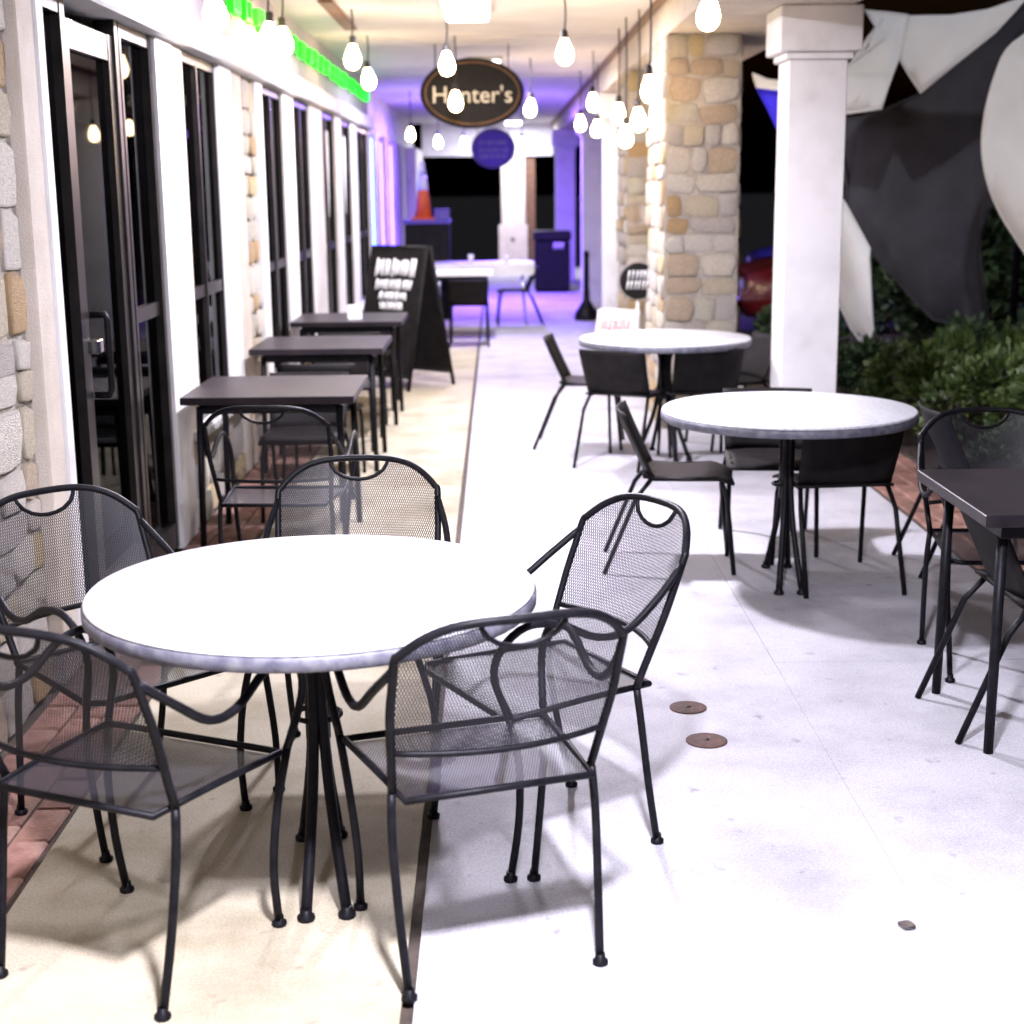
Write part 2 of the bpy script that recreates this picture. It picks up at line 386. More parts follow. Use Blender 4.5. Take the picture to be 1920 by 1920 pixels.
# base course under the windows
def base_course(y0,y1,z1):
    b = MB().box(WX-.28,WX-.02,y0,y1,0,z1-.05).build('stone_base','mortar',shop)
    clad(b,(WX-.02,y1-.005,0),(0,-1,0),y1-y0-.01,0,z1-.055,rg,math.pi/2,(.12,.2),(.15,.32))
    MB().box(WX-.28,WX+.06,y0,y1,z1-.048,z1,.008).build('sill','white',b)
base_course(7.19,8.715,.50)
base_course(9.88,13.18,.42)
base_course(13.19,18.28,.42)
def window(y0,y1,z0,mull=(),bar=1.14):
    f = MB(); fx0, fx1 = WX-.070, WX-.008; t=.030
    f.box(fx0,fx1,y0,y0+t,z0,2.31); f.box(fx0,fx1,y1-t,y1,z0,2.31)
    f.box(fx0+.002,fx1-.002,y0+t,y1-t,z0,z0+t); f.box(fx0+.002,fx1-.002,y0+t,y1-t,2.26,2.308)
    wn = f.build('window','bronze',shop)
    for ym in mull: MB().box(fx0+.006,fx1+.004,ym-.011,ym+.011,z0+t,2.26).build('mullion','bronze',wn)
    if bar: MB().box(fx0+.004,fx1-.006,y0+t,y1-t,bar-.03,bar+.03).build('bar','bronze',wn)  # bar put in where the panes only show a reflected band
    MB().box(WX-.040,WX-.032,y0+t-.005,y1-t+.005,z0+t-.005,2.265).build('pane','glass',wn)
    return wn
window(7.425,8.355,.50,(7.85,))
window(9.875,10.86,.42,(10.35,))
window(11.40,12.40,.42,(11.9,))
w3 = window(13.25,14.28,.42,(13.6,))
w4 = window(14.86,15.86,.42,(15.2,))
window(16.5,18.0,.42,(17.3,))
for (a,b) in ((10.865,11.395),(12.405,13.245),(14.285,14.855),(15.865,16.495),(18.005,18.3)): wall_piece('window_casing',a,b,.42,2.314,'white',.014)
# white painted figures on two of the panes
for wn, y0 in ((w3,13.86),(w4,15.42)):
    s = MB(); prof = [(.00,2.16),(.20,2.16),(.21,1.98),(.17,1.74),(.15,1.56),(.10,1.40),(.08,1.40),(.07,1.62),(.02,1.84)]
    a = len(s.v)
    for (yy,zz) in prof: s.v.append((WX-.030,y0+yy,zz))
    for (yy,zz) in prof: s.v.append((WX-.027,y0+yy,zz))
    k=len(prof); s.face(range(a,a+k)); s.face([a+k+i for i in range(k)][::-1])
    for i in range(k): s.face((a+i,a+(i+1)%k,a+k+(i+1)%k,a+k+i))
    s.build('painted_figure','chalk',wn)
# glazed door with sidelights
door = MB(); fx0, fx1 = WX-.085, WX-.005
for (a,b) in ((5.152,5.20),(5.44,5.50),(6.20,6.25),(6.27,6.30),(6.79,6.838)): door.box(fx0,fx1,a,b,0.02,2.31)
for (a,b) in ((5.20,5.44),(6.30,6.79)): door.box(fx0+.003,fx1-.003,a,b,.02,.14); door.box(fx0+.003,fx1-.003,a,b,2.255,2.308)
dr = door.build('entrance','bronze',shop)
lf_ = MB(); lx0,lx1 = WX-.072,WX-.016
lf_.box(lx0,lx1,5.505,5.575,.03,2.25); lf_.box(lx0,lx1,6.13,6.196,.03,2.25); lf_.box(lx0+.002,lx1-.002,5.575,6.13,.03,.20); lf_.box(lx0+.002,lx1-.002,5.575,6.13,2.15,2.248)
lf_.build('door_leaf','bronze',dr)
for (a,b,z) in ((5.195,5.445,.135),(5.57,6.135,.195),(6.295,6.795,.135)): MB().box(WX-.050,WX-.042,a,b,z,2.26).build('pane','glass',dr)
MB().box(WX-.066,WX-.024,6.30,6.79,1.10,1.16).build('bar','bronze',dr)  # added bar in place of the band reflected in the sidelight
MB().tube([(WX-.016,5.60,1.20),(WX+.040,5.60,1.20),(WX+.047,5.60,1.18),(WX+.047,5.60,.92),(WX+.040,5.60,.90),(WX-.016,5.60,.90)],.013,10).build('door_handle','black',dr)
MB().box(WX-.015,WX+.025,5.53,5.61,1.06,1.11,.004).build('door_lock','chrome',dr)
# the unlit room behind the glass
room = empty('shop_interior', kind='structure')
MB().box(-7.0,-1.96,-3,18.3,.0,.02).build('interior_floor','darkroom',room)
MB().box(-7.1,-7.0,-3,30.4,0,2.9).build('interior_wall','darkroom',room)
MB().box(-7.0,-1.96,-3,18.3,2.6,2.7).build('interior_ceiling','darkroom',room)
MB().box(-7.0,-1.96,18.31,18.4,0,2.9).build('partition','darkroom',room); MB().box(-7.0,-1.55,-3.1,-3.0,0,2.9).build('partition','darkroom',room)
for i,(x,y) in enumerate([(-3.2,6.0),(-3.4,8.2),(-3.1,11.0)]):
    t = empty('indoor_table',(x,y,0.02),label=['dim square table inside behind the glass door','dim square table inside behind the window next to the door','dim square table inside behind the window past the stone pier'][i],cat='table',group='tables inside the shop')
    MB().box(-.4,.4,-.4,.4,.70,.74,.008).build('top','tabledark',t); MB().lathe([(.25,0),(.25,.02),(.04,.05),(.035,.70)],16).build('pedestal','black',t)

# green lit channel letters on the upper wall, unreadable strokes in the photograph
gs = empty('lit_sign',(WX,0,2.66),label='row of glowing green letters high on the wall above the windows',cat='sign')
MB().box(.0,.03,8.55,17.9,-.02,.02).build('raceway','lavender',gs)
yy = 8.6; rg2 = random.Random(5)
words = [2,3,0,3,5,0,6,5]
y = 8.6
while y < 17.7:
    if 9.55 < y < 10.55: y += .34; continue
    wd = rg2.uniform(.20,.34); s = MB(); n = rg2.choice((2,3))
    for k in range(n):
        yk = y + wd*(k+.15)/n; h = rg2.uniform(.055,.072); s.box(.035,.075,yk,yk+.045,-h+.02*rg2.random(),h)
    zb = rg2.choice((-.055,-.01,.03)); s.box(.038,.072,y+.04,y+wd-.06,zb,zb+.026)
    s.build('letter','green',gs); y += wd + rg2.choice((.13,.16,.18,.34))
cv = MB().box(-.05,.05,-.9,.9,-.025,0,.006).build('duct_cover','trim_brown',None,(-1.12,11.3,CE-.001)); tag(cv,'short brown duct strip fixed to the ceiling above the green letters','duct')

# ------------------------------------------------------------------ far part of the building with violet light
far = empty('far_shopfront',(0,0,0),label='farther shopfront bathed in violet and blue light past the dark windows',cat='building')
MB().box(-1.95,WX-.12,18.41,30.4,2.36,CE).build('upper_wall','white',far)
for (a,b,mat,xo) in ((18.41,19.0,'white',-.05),(19.9,20.4,'white',-.05),(21.6,22.2,'lavender',-.05),(23.6,24.4,'lavender',-.06),(27.6,30.4,'white',.06)): MB().box(-1.95,WX+xo,a,b,0,2.355,.01).build('pilaster',mat,far)
MB().box(-1.95,WX-.12,24.41,27.59,0,2.355).build('wall','lavender',far)
for (a,b) in ((19.01,19.89),(20.41,21.59),(22.21,23.59)):
    s = MB(); s.box(WX-.2,WX-.14,a,a+.05,.0,2.35); s.box(WX-.2,WX-.14,b-.05,b,0,2.35); s.box(WX-.198,WX-.142,a+.05,b-.05,.0,.3); s.box(WX-.198,WX-.142,a+.05,b-.05,2.28,2.348)
    wn = s.build('window','white',far); MB().box(WX-.175,WX-.167,a+.045,b-.045,.295,2.285).build('pane','glass',wn)
for i,(y_,m) in enumerate(((19.12,'ledblue'),(19.75,'ledblue'),(20.55,'ledblue'),(21.45,'led'),(22.35,'led'),(23.45,'led'))):
    o = empty('light_tube',(WX-.10,y_,.55),label=['blue light tube beside the first far window, nearest of the row','second blue light tube on the far shopfront','third blue light tube on the far shopfront','violet light tube right of the second far window','violet light tube left of the third far window','violet light tube at the far end of the glowing row'][i],cat='light tube',group='light tubes on the far shopfront')
    MB().tube([(0,0,0),(0,0,1.72)],.016,10).build('tube',m,o); MB().box(-.03,-.012,-.012,.012,.1,.14).build('clip','chrome',o); MB().box(-.03,-.012,-.012,.012,1.6,1.64).build('clip','chrome',o)
# violet wash lamp mounted under the far ceiling
vl = empty('wash_lamp',(.1,22.0,CE),label='violet wash lamp under the ceiling at the far end',cat='lamp')
MB().lathe([(.07,-.10),(.08,-.09),(.08,-.02),(.06,0)],16).build('housing','black',vl); MB().lathe([(.062,-.106),(.062,-.101)],16).build('lens','led',vl)
ld = bpy.data.lights.new('wash_beam','AREA'); ld.shape='DISK'; ld.size=.12; ld.energy=460; ld.color=(.22,.11,1)
lo = bpy.data.objects.new('wash_beam',ld); COL.objects.link(lo); lo.parent=vl; lo.location=(0,0,-.115)

# ------------------------------------------------------------------ roof over the walkway
can = empty('walkway_roof',(0,0,0),label='pale plaster roof over the walkway with a beam on the right side',cat='roof')
MB().box(-1.95,1.16,-3,30.5,CE,CE+.16).build('ceiling','ceil',can)
MB().box(1.14,2.0,-3,30.5,2.62,CE+.16).build('beam','beige',can)
MB().box(1.10,1.139,-3,30.5,CE-.045,CE-.001).build('edge_trim','trim_brown',can)
MB().box(-1.46,1.139,30.51,30.9,2.25,CE+.1).build('end_beam','white',can)
# ceiling panels' shallow ribs
for y_ in (3.2,8.4,13.0,17.5,23): MB().box(-1.49,1.09,y_,y_+.05,CE-.008,CE-.001).build('ceiling_joint','ceil',can)
def ceiling_light(x,y,label,watts):
    o = empty('ceiling_light',(x,y,CE-.002),label=label,cat='ceiling light',group='ceiling lights along the walkway')
    MB().box(-.17,.17,-.62,.62,-.035,0,.006).build('housing','white',o)
    MB().box(-.15,.15,-.60,.60,-.062,-.036,.008).build('diffuser','diffuser',o)
    l = bpy.data.lights.new('ceiling_light_beam','AREA'); l.shape='RECTANGLE'; l.size=.16; l.size_y=.24; l.energy=watts; l.color=(.86,.835,1.0)
    b = bpy.data.objects.new('ceiling_light_beam',l); COL.objects.link(b); b.parent=o; b.location=(0,0,-.072)
ceiling_light(.12,1.55,'white ceiling light overhead near the front tables',CEIL_W*1.1)
ceiling_light(-.2,6.9,'white ceiling light overhead between the front and back tables',CEIL_W*.7)
ceiling_light(-.19,10.7,'white box light on the ceiling at the top edge of the view',CEIL_W*.5)
ceiling_light(-.1,15.6,'white box light on the ceiling behind the larger oval sign',CEIL_W*.42)
ceiling_light(.35,29.4,'small pale box light on the ceiling just above the far oval sign',110)

# ------------------------------------------------------------------ columns on the right
def stone_pillar(y0,y1,x0,x1,z1,label,seed):
    o = empty('stone_pillar',((x0+x1)/2,(y0+y1)/2,0),label=label,cat='pillar',group='stone pillars on the right')
    hx,hy = (x1-x0)/2,(y1-y0)/2
    core = MB().box(-hx+.022,hx-.022,-hy+.022,hy-.022,0,z1).build('core','mortar',o)
    g = random.Random(seed)
    clad(core,(-hx+.03,-hy+.03,0),(1,0,0),2*hx-.06,0,z1-.002,g,0,(.085,.18),(.10,.27),.026)
    clad(core,(-hx+.03,hy-.03,0),(0,-1,0),2*hy-.06,0,z1-.002,g,-math.pi/2,(.085,.18),(.12,.30),.026)
    clad(core,(hx-.03,-hy+.03,0),(0,1,0),2*hy-.06,0,z1-.002,g,math.pi/2,(.16,.26),(.22,.42),.026)
stone_pillar(10.2,11.3,1.11,1.65,2.618,'stone clad pillar just behind the farther round pale table',21)
stone_pillar(13.3,14.3,1.12,1.70,2.618,'stone clad pillar farther back, partly hidden by the nearer one',22)
def white_post(x,y,wd,z1,label,mat='white',cap=True,zc=2.30):
    o = empty('post',(x,y,0),label=label,cat='post',group='square posts on the right')
    h=wd/2; k_=.15*wd
    MB().box(-h,h,-h,h,0,zc,.006).build('shaft',mat,o)
    if cap:
        MB().box(-h-.025,h+.025,-h-.025,h+.025,zc+.001,zc+.04,.006).build('necking',mat,o)
        MB().box(-h-.065,h+.065,-h-.065,h+.065,zc+.041,z1,.008).build('capital',mat,o)
white_post(1.82,8.87,.33,2.618,'square white post with capital behind the middle round table',zc=2.33)
white_post(1.32,16.7,.30,2.618,'pale square post just left of the second stone pillar')
white_post(1.33,20.7,.34,2.618,'violet lit square post behind the slim ash stand')
white_post(1.22,27.0,.34,2.618,'bright white post at the far end above the black bin')
o = empty('post',(.345,30.7,0),label='pale beige square post in the far dark opening',cat='post',group='square posts on the right')
MB().box(-.24,.24,-.18,.18,.9,2.249,.01).build('shaft','beige',o); MB().box(-.30,.28,-.22,.22,0,.899,.01).build('plinth','beige',o)
MB().box(.245,.44,-.1,.3,0,2.249,.01).build('side_panel','trim_brown',o)
MB().lathe([(.035,0),(.035,.012),(.01,.015)],14).build('outlet','bronze',o,(-.02,-.222,.62)).rotation_euler=(math.pi/2,0,0)

# ------------------------------------------------------------------ hanging oval signs
def text_mesh(txt,size,depth):
    c = bpy.data.curves.new('t','FONT'); c.body=txt; c.size=size; c.extrude=depth; c.align_x='CENTER'; c.align_y='CENTER'; c.resolution_u=3
    ob = bpy.data.objects.new('t',c); COL.objects.link(ob); dg=bpy.context.evaluated_depsgraph_get()
    me = bpy.data.meshes.new_from_object(ob.evaluated_get(dg)); bpy.data.objects.remove(ob); return me
def oval_sign(x,y,z,a,b,label,face,text):
    o = empty('hanging_sign',(x,y,z),label=label,cat='sign',group='oval hanging signs')
    s = MB(); n=48
    for yy,k in ((-.03,.96),(-.024,1),(.024,1),(.03,.96)):
        for i in range(n): t=2*math.pi*i/n; s.v.append((a*k*math.cos(t),yy,b*k*math.sin(t)))
    for j in range(3):
        for i in range(n): s.face((j*n+i,j*n+(i+1)%n,(j+1)*n+(i+1)%n,(j+1)*n+i),True)
    s.face(range(n)); s.face([3*n+i for i in range(n)][::-1]); s.build('board',face,o)
    s = MB(); s.tube([(a*.9*math.cos(2*math.pi*i/n),-.033,b*.88*math.sin(2*math.pi*i/n)) for i in range(n)],.008,6,closed=True); s.build('rim','trim_brown',o)
    for sx in (-1,1):
        zt=b*math.sqrt(1-.49)
        MB().tube([(sx*a*.7,0,zt-.02),(sx*a*.7,0,CE-z)],.006,6).build('hanger','black',o)
    if text:
        me=text_mesh(text,.205,.006); me.materials.append(MT['cream']); t=share('lettering',me,o,(0,-.04,-.02),(math.pi/2,0,0))
    else:
        g=random.Random(9); s=MB()
        for r_,zz in enumerate((.10,-.03,-.14)):
            xx=-a*.62
            while xx<a*.6: h=g.uniform(.03,.05); s.box(xx,xx+.018,-.042,-.034,zz-h,zz+h); xx+=g.uniform(.04,.07)
        s.build('lettering','lavender',o)
oval_sign(-.20,13.7,2.46,.46,.30,'large black oval sign with cream lettering hanging from the ceiling','sign',"Hunter's")
oval_sign(-.04,28.2,2.34,.41,.36,'small violet oval sign hanging at the far end','purpleface',None)

# ------------------------------------------------------------------ string light bulbs
BULBS=[(-1.30,7.3,2.48),(-1.34,9.3,2.56),(-1.31,9.7,2.57),(-1.0,11.0,2.58),(-1.05,12.9,2.56),(-.35,11.4,2.56),(-.33,13.0,2.38),(.47,10.4,2.55),(1.06,7.7,2.50),(.98,9.8,2.27),(.92,14.5,2.44),(.35,15.2,2.43),(-1.1,20,2.35),(-.82,22,2.31),(-.46,22.6,2.31),(.36,21,2.24),(.94,17,2.35),(1.05,15.9,2.25),(1.0,12.5,2.24),(1.04,11.2,2.14),(.99,11.7,2.04)]
BL=['bulb nearest the door, hanging by the white header','left bulb of the close pair by the green letters','right bulb of the close pair by the green letters','bulb on a black cord near the green letters, higher of two','bulb above the far end of the green letters, lower of two','bulb hanging in front of the upper left of the large oval sign','bulb hanging low in front of the lettering of the large oval sign','bulb on a long cord alone at the top, right of the large oval sign','bulb at the top right beside the white post','bulb on a slanting cord in front of the upper stone pillar','bulb left of the stone pillar cluster near the beam','bulb just right of the large oval sign','bulb at the far left over the violet shopfront','bulb far back left over the dark opening','bulb far back beside the small violet sign, on its left','bulb touching the right edge of the small violet sign','bulb over the violet post, left one of two','bulb over the pale post, right one of two','upper left bulb of the three in front of the back stone pillar','upper right bulb of the three in front of the back stone pillar','lowest bulb of the three in front of the back stone pillar']
bulb_me=MB().lathe([(.012,.062),(.020,.055),(.030,.030),(.046,-.008),(.052,-.035),(.049,-.062),(.036,-.085),(.016,-.096)][::-1],20).mesh('bulb'); bulb_me.materials.append(MT['bulb'])
sock_me=MB().lathe([(.020,.050),(.024,.060),(.024,.110),(.012,.122)],14).mesh('socket'); sock_me.materials.append(MT['cord'])
for (x,y,z),lab in zip(BULBS,BL):
    o=empty('string_light_bulb',(x,y,z),label='lit '+lab,cat='light bulb',group='bulbs hung along the walkway')
    tl=(random.uniform(-.10,.10),random.uniform(-.10,.10),0); share('glass',bulb_me,o,rot=tl,sc=(1.12,1.12,1.12)); share('socket',sock_me,o,rot=tl)
    top=(CE if x<1.1 else 2.62)-z
    MB().tube(smooth_path([(0,0,.118),(.006,.004,.118+(top-.118)*.5),(0,0,top)],3),.0065,6).build('cord','cord',o)

# ------------------------------------------------------------------ furniture
def make_armchair():
    """wrought iron armchair with expanded metal seat and back, faces +Y"""
    c=empty('armchair')
    SZ=.43
    zt=lambda u:.842-.085*abs(u)**3.8
    def hw(z): return .220+.020*min(1,max(0,(z-.43)/.2))
    def back(u,z): return Vector((u*hw(z), -.205-.165*((z-.43)/.42)+.055*u*u, z))
    cut=lambda u:.058*math.sqrt(max(0,1-(u/.36)**2)) if abs(u)<.36 else 0
    b=MB()
    def fb(u,v):
        uu=u*2-1; z=.535+(zt(uu)-cut(uu)-.006-.535)*v; p=back(uu,z); return p,(p.x,z)
    b.grid(fb,20,10).build('backrest','mesh',c)
    def fs(u,v):
        x=(u-.5)*2*(.205+.035*v); y=-.20+.415*v
        z=SZ-.012*math.sin(math.pi*u)*math.sin(math.pi*v)-(.02*max(0,v-.85)/.15)**1
        return Vector((x,y,z)),(x,y)
    MB().grid(fs,12,10).build('seat','meshseat',c)
    rim=[(-.205,-.20,SZ),(-.222,0,SZ),(-.240,.205,SZ-.006),(-.20,.222,SZ-.012),(.20,.222,SZ-.012),(.240,.205,SZ-.006),(.222,0,SZ),(.205,-.20,SZ)]
    MB().tube(rim,.0085,8,closed=True).build('seat_frame','black',c)
    hoop=[back(-1,z) for z in (.43,.52,.62,.70)]+[back(u,zt(u)) for u in (-1,-.97,-.9,-.78,-.6,-.35,0,.35,.6,.78,.9,.97,1)]+[back(1,z) for z in (.70,.62,.52,.43)]
    bf=MB().tube(smooth_path(hoop,3),.0098,8).build('back_frame','black',c)
    MB().tube([back(u/8,.533) for u in range(-8,9)],.0075,6).build('lower_rail','black',bf)
    MB().tube([back(u,zt(u)-cut(u)-.004) for u in (-.37,-.35,-.30,-.2,-.1,0,.1,.2,.30,.35,.37)],.006,6).build('handle_rim','black',bf)
    cap=MB().lathe([(.0165,0),(.0175,.003),(.0175,.010),(.0115,.014),(.0105,.026)],10).mesh('foot'); cap.materials.append(MT['black'])
    for s in (-1,1):
        l=MB().tube(smooth_path([(s*.222,-.152,.43),(s*.226,-.165,.33),(s*.222,-.19,.17),(s*.214,-.222,.01)],3),.0098,8).build('leg','black',c)
        share('foot',cap,l,(s*.214,-.224,0))
        l=MB().tube(smooth_path([(s*.248,.222,.43),(s*.236,.190,.30),(s*.222,.185,.15),(s*.216,.205,.01)],3),.0098,8).build('leg','black',c)
        share('foot',cap,l,(s*.216,.206,0))
        p0=back(s,.735)
        MB().tube(smooth_path([p0,(s*.262,-.185,.668),(s*.272,-.09,.605),(s*.276,.0,.602),(s*.278,.10,.648),(s*.276,.19,.656),(s*.270,.252,.610),(s*.262,.268,.54),(s*.248,.222,.43)],4),.0098,8).build('arm','black',c)
    return c
def make_sidechair():
    """low sheet metal stacking chair with raked rear legs, faces +Y"""
    c=empty('side_chair'); SZ=.435
    s=MB()
    def fs(u,v): x=(u-.5)*.42*(1-.05*(1-v)); y=-.17+.39*v; return Vector((x,y,SZ-.012*math.sin(math.pi*v)-.03*max(0,v-.8)/.2)),(x,y)
    s.grid(fs,8,10); o=s.build('seat','black_matte',c); m=o.modifiers.new('t','SOLIDIFY'); m.thickness=.012
    s=MB()
    def fbk(u,v): x=(u-.5)*(.40+.02*v); z=SZ-.01+.275*v; return Vector((x,-.165-.02*math.sin(v*1.5)-.105*v+.035*(2*u-1)**2,z)),(x,z)
    s.grid(fbk,10,8); o=s.build('backrest','black_matte',c); m=o.modifiers.new('t','SOLIDIFY'); m.thickness=.012
    for sx in (-1,1):
        MB().tube([(sx*.185,-.13,SZ-.012),(sx*.20,-.20,SZ-.10),(sx*.205,-.335,0)],.0105,8).build('leg','black',c)
        MB().tube([(sx*.185,.16,SZ-.012),(sx*.195,.19,SZ-.10),(sx*.20,.225,0)],.0105,8).build('leg','black',c)
        MB().tube([(sx*.185,-.13,SZ-.018),(sx*.185,.16,SZ-.018)],.0095,8).build('bar','black',c)
    return c
def make_round_table():
    t=empty('round_table'); H=.74; r=.527
    MB().lathe([(r-.010,H-.012),(r-.004,H-.010),(r-.004,H-.006),(r-.010,H),(.02,H)],72).build('top','tabletop',t)
    MB().lathe([(r-.03,H-.046),(r-.006,H-.045),(r,H-.040),(r,H-.016),(r-.006,H-.011),(r-.03,H-.0105)],72).build('edge_band','edgeband',t)
    MB().lathe([(.17,H-.062),(.17,H-.047),(.02,H-.046)],24).build('mounting_plate','black',t)
    MB().lathe([(.030,.36),(.034,H-.062)],14).build('column','black',t)
    cap=MB().lathe([(.020,0),(.021,.003),(.021,.011),(.0145,.016),(.014,.028)],10).mesh('foot'); cap.materials.append(MT['black'])
    for dg in (-94,-70,86,110):
        a=R(dg); ca,sa=math.cos(a),math.sin(a)
        l=MB().tube(smooth_path([(.075*ca,.075*sa,H-.062),(.042*ca,.042*sa,.60),(.048*ca,.048*sa,.45),(.10*ca,.10*sa,.25),(.225*ca,.225*sa,.012)],4),.0135,8).build('leg','black',t)
        share('foot',cap,l,(.226*ca,.226*sa,0))
    MB().tube([(.055*math.cos(2*math.pi*i/16),.055*math.sin(2*math.pi*i/16),.42) for i in range(16)],.007,6,closed=True).build('ring','black',t)
    return t
def make_square_table(wx,wy,legs=None,top='tabledark'):
    t=empty('square_table'); H=.74
    MB().box(-wx/2,wx/2,-wy/2,wy/2,H-.035,H,.0025).build('top',top,t)
    MB().box(-wx/2+.07,wx/2-.07,-wy/2+.07,wy/2-.07,H-.085,H-.037,.004).build('apron','black',t)
    for (lx,ly) in legs or [(sx*(wx/2-.06),sy*(wy/2-.06)) for sx in (-1,1) for sy in (-1,1)]:
        MB().tube([(lx*.96,ly*.96,H-.05),(lx,ly,0)],[.017,.015],8).build('leg','black',t)
    return t
A0=make_armchair(); B0=make_sidechair(); T0=make_round_table()
used=set()
def place(proto,x,y,face,label,cat,group,rz=None):
    """face = direction (dx,dy) that the front looks towards"""
    o=proto if proto.name not in used else copy_tree(proto)
    used.add(proto.name)
    ang=math.atan2(face[1],face[0])-math.pi/2
    o.location=(x,y,0); o.rotation_euler=(0,0,ang); tag(o,label,cat,group); return o
G1='pale round tables'; GA='iron armchairs'; GB='low dark side chairs'
place(T0,-.443,3.40,(0,1),'round pale table in the foreground among five mesh armchairs','table',G1)
place(T0,1.203,6.14,(.2,1),'round pale table in front of the square white post','table',G1)
place(T0,1.025,9.16,(-.3,1),'round pale table in front of the stone pillar','table',G1)
place(A0,-.068,3.10,(-.316,.949),'black mesh armchair at the near right of the front table, back to the camera','chair',GA)
place(A0,-.80,3.055,(.42,.91),'black mesh armchair at the near left of the front table','chair',GA)
place(A0,-1.0,3.80,(.72,-.70),'black mesh armchair behind the front table on its left, by the stone pier','chair',GA)
place(A0,-.42,4.15,(.03,-1),'black mesh armchair on the far side of the front table','chair',GA)
place(A0,.095,3.646,(-.88,-.47),'black mesh armchair at the right end of the front table, seen from the side','chair',GA)
place(A0,-.885,5.98,(.04,1),'dark armchair with its back to the camera at the nearest wall table','chair',GA)
place(B0,-1.0,7.62,(0,-1),'dark side chair tucked in behind the nearest wall table','chair',GB)
place(B0,-1.0,8.50,(0,1),'dark side chair on the near side of the second wall table','chair',GB)
place(B0,-1.02,9.66,(0.05,-1),'dark side chair on the far side of the second wall table','chair',GB)
place(B0,-1.0,10.32,(0,1),'dark side chair on the near side of the third wall table','chair',GB)
place(B0,-1.0,11.45,(0,-1),'dark side chair behind the third wall table, next to the sandwich board','chair',GB)
place(A0,1.74,4.99,(-.05,-1),'dark armchair behind the table at the right edge of the view','chair',GA)
place(B0,1.70,4.44,(1,.02),'dark side chair pushed under the table at the right edge of the view','chair',GB)
place(B0,.80,6.46,(1,-.08),'dark side chair left of the middle round table, facing right','chair',GB)
place(B0,1.42,6.20,(-.08,1),'dark side chair tucked under the front of the middle round table','chair',GB)
place(B0,1.25,6.78,(-.1,-1),'dark side chair on the far side of the middle round table','chair',GB)
place(B0,2.12,6.36,(1,.02),'dark side chair right of the middle round table on the brick edge','chair',GB)
place(B0,.58,9.62,(1,-.12),'dark side chair left of the farther round table, facing right','chair',GB)
place(B0,1.22,9.02,(-.1,1),'dark side chair tucked under the front of the farther round table','chair',GB)
place(B0,.78,9.00,(.45,.9),'dark side chair under the left front of the farther round table','chair',GB)
place(B0,1.5,9.55,(-1,-.3),'dark side chair at the right of the farther round table near the stone pillar','chair',GB)
place(B0,-.30,16.05,(0,1),'violet lit chair with its back to the camera before the far white table','chair',GB)
place(B0,.22,18.35,(-1,-.05),'violet lit chair at the right end of the far white table, facing left','chair',GB)
GT='dark square tables along the wall'
for (x,y,lab) in ((-1.04,7.05,'dark square table by the wall nearest the front table'),(-1.06,9.08,'second dark square table along the wall'),(-1.06,10.86,'third dark square table along the wall, near the sandwich board')):
    o=make_square_table(.78,.78); o.location=(x,y,0); tag(o,lab,'table',GT)
o=make_square_table(.56,.70,[(-.20,.285),(-.20,-.25),(.2,.285),(.2,-.25)]); o.location=(1.635,4.40,0); tag(o,'dark square table cut off by the right edge of the view','table')
# small white cards left on the wall tables
for (x,y,lab) in ((-1.02,10.72,'small white card standing on the third dark wall table'),):
    o=empty('table_card',(x,y,.7405),.3,lab,'card'); s=MB(); s.v+=[(-.05,-.02,0),(.05,-.02,0),(.05,0,.10),(-.05,0,.10),(.05,.02,0),(-.05,.02,0)]; s.face((0,1,2,3)); s.face((3,2,4,5)); q=s.build('folded_card','chalk',o); q.modifiers.new('t','SOLIDIFY').thickness=.002
# long white tables far back
o=empty('folding_table',(-.2,18.7,0),label='long white folding table across the far end of the walkway',cat='table')
MB().box(-.66,.66,-.38,.38,.70,.74,.008).build('top','tabletop',o); MB().box(-.655,.655,-.395,-.385,.60,.735).build('front_skirt','white',o)
for sx in (-1,1):
    for sy in (-1,1): MB().tube([(sx*.5,sy*.28,.70),(sx*.55,sy*.3,0)],.014,8).build('leg','chrome',o)
o=make_square_table(.74,.74,None,'white'); o.location=(-.42,16.75,0); o.name='square_table'; tag(o,'small pale square table just in front of the far white table','table')
for (x,y,lab) in ((-.32,18.6,'white paper cup on the far white table, left one'),(.12,18.62,'white paper cup on the far white table, right one')):
    k=empty('paper_cup',(x,y,.7405),label=lab,cat='cup',group='cups on the far table'); MB().lathe([(.026,0),(.036,.088)],16).build('body','chalk',k); MB().lathe([(.039,.089),(.039,.096),(.030,.102)],16).build('lid','chalk',k)

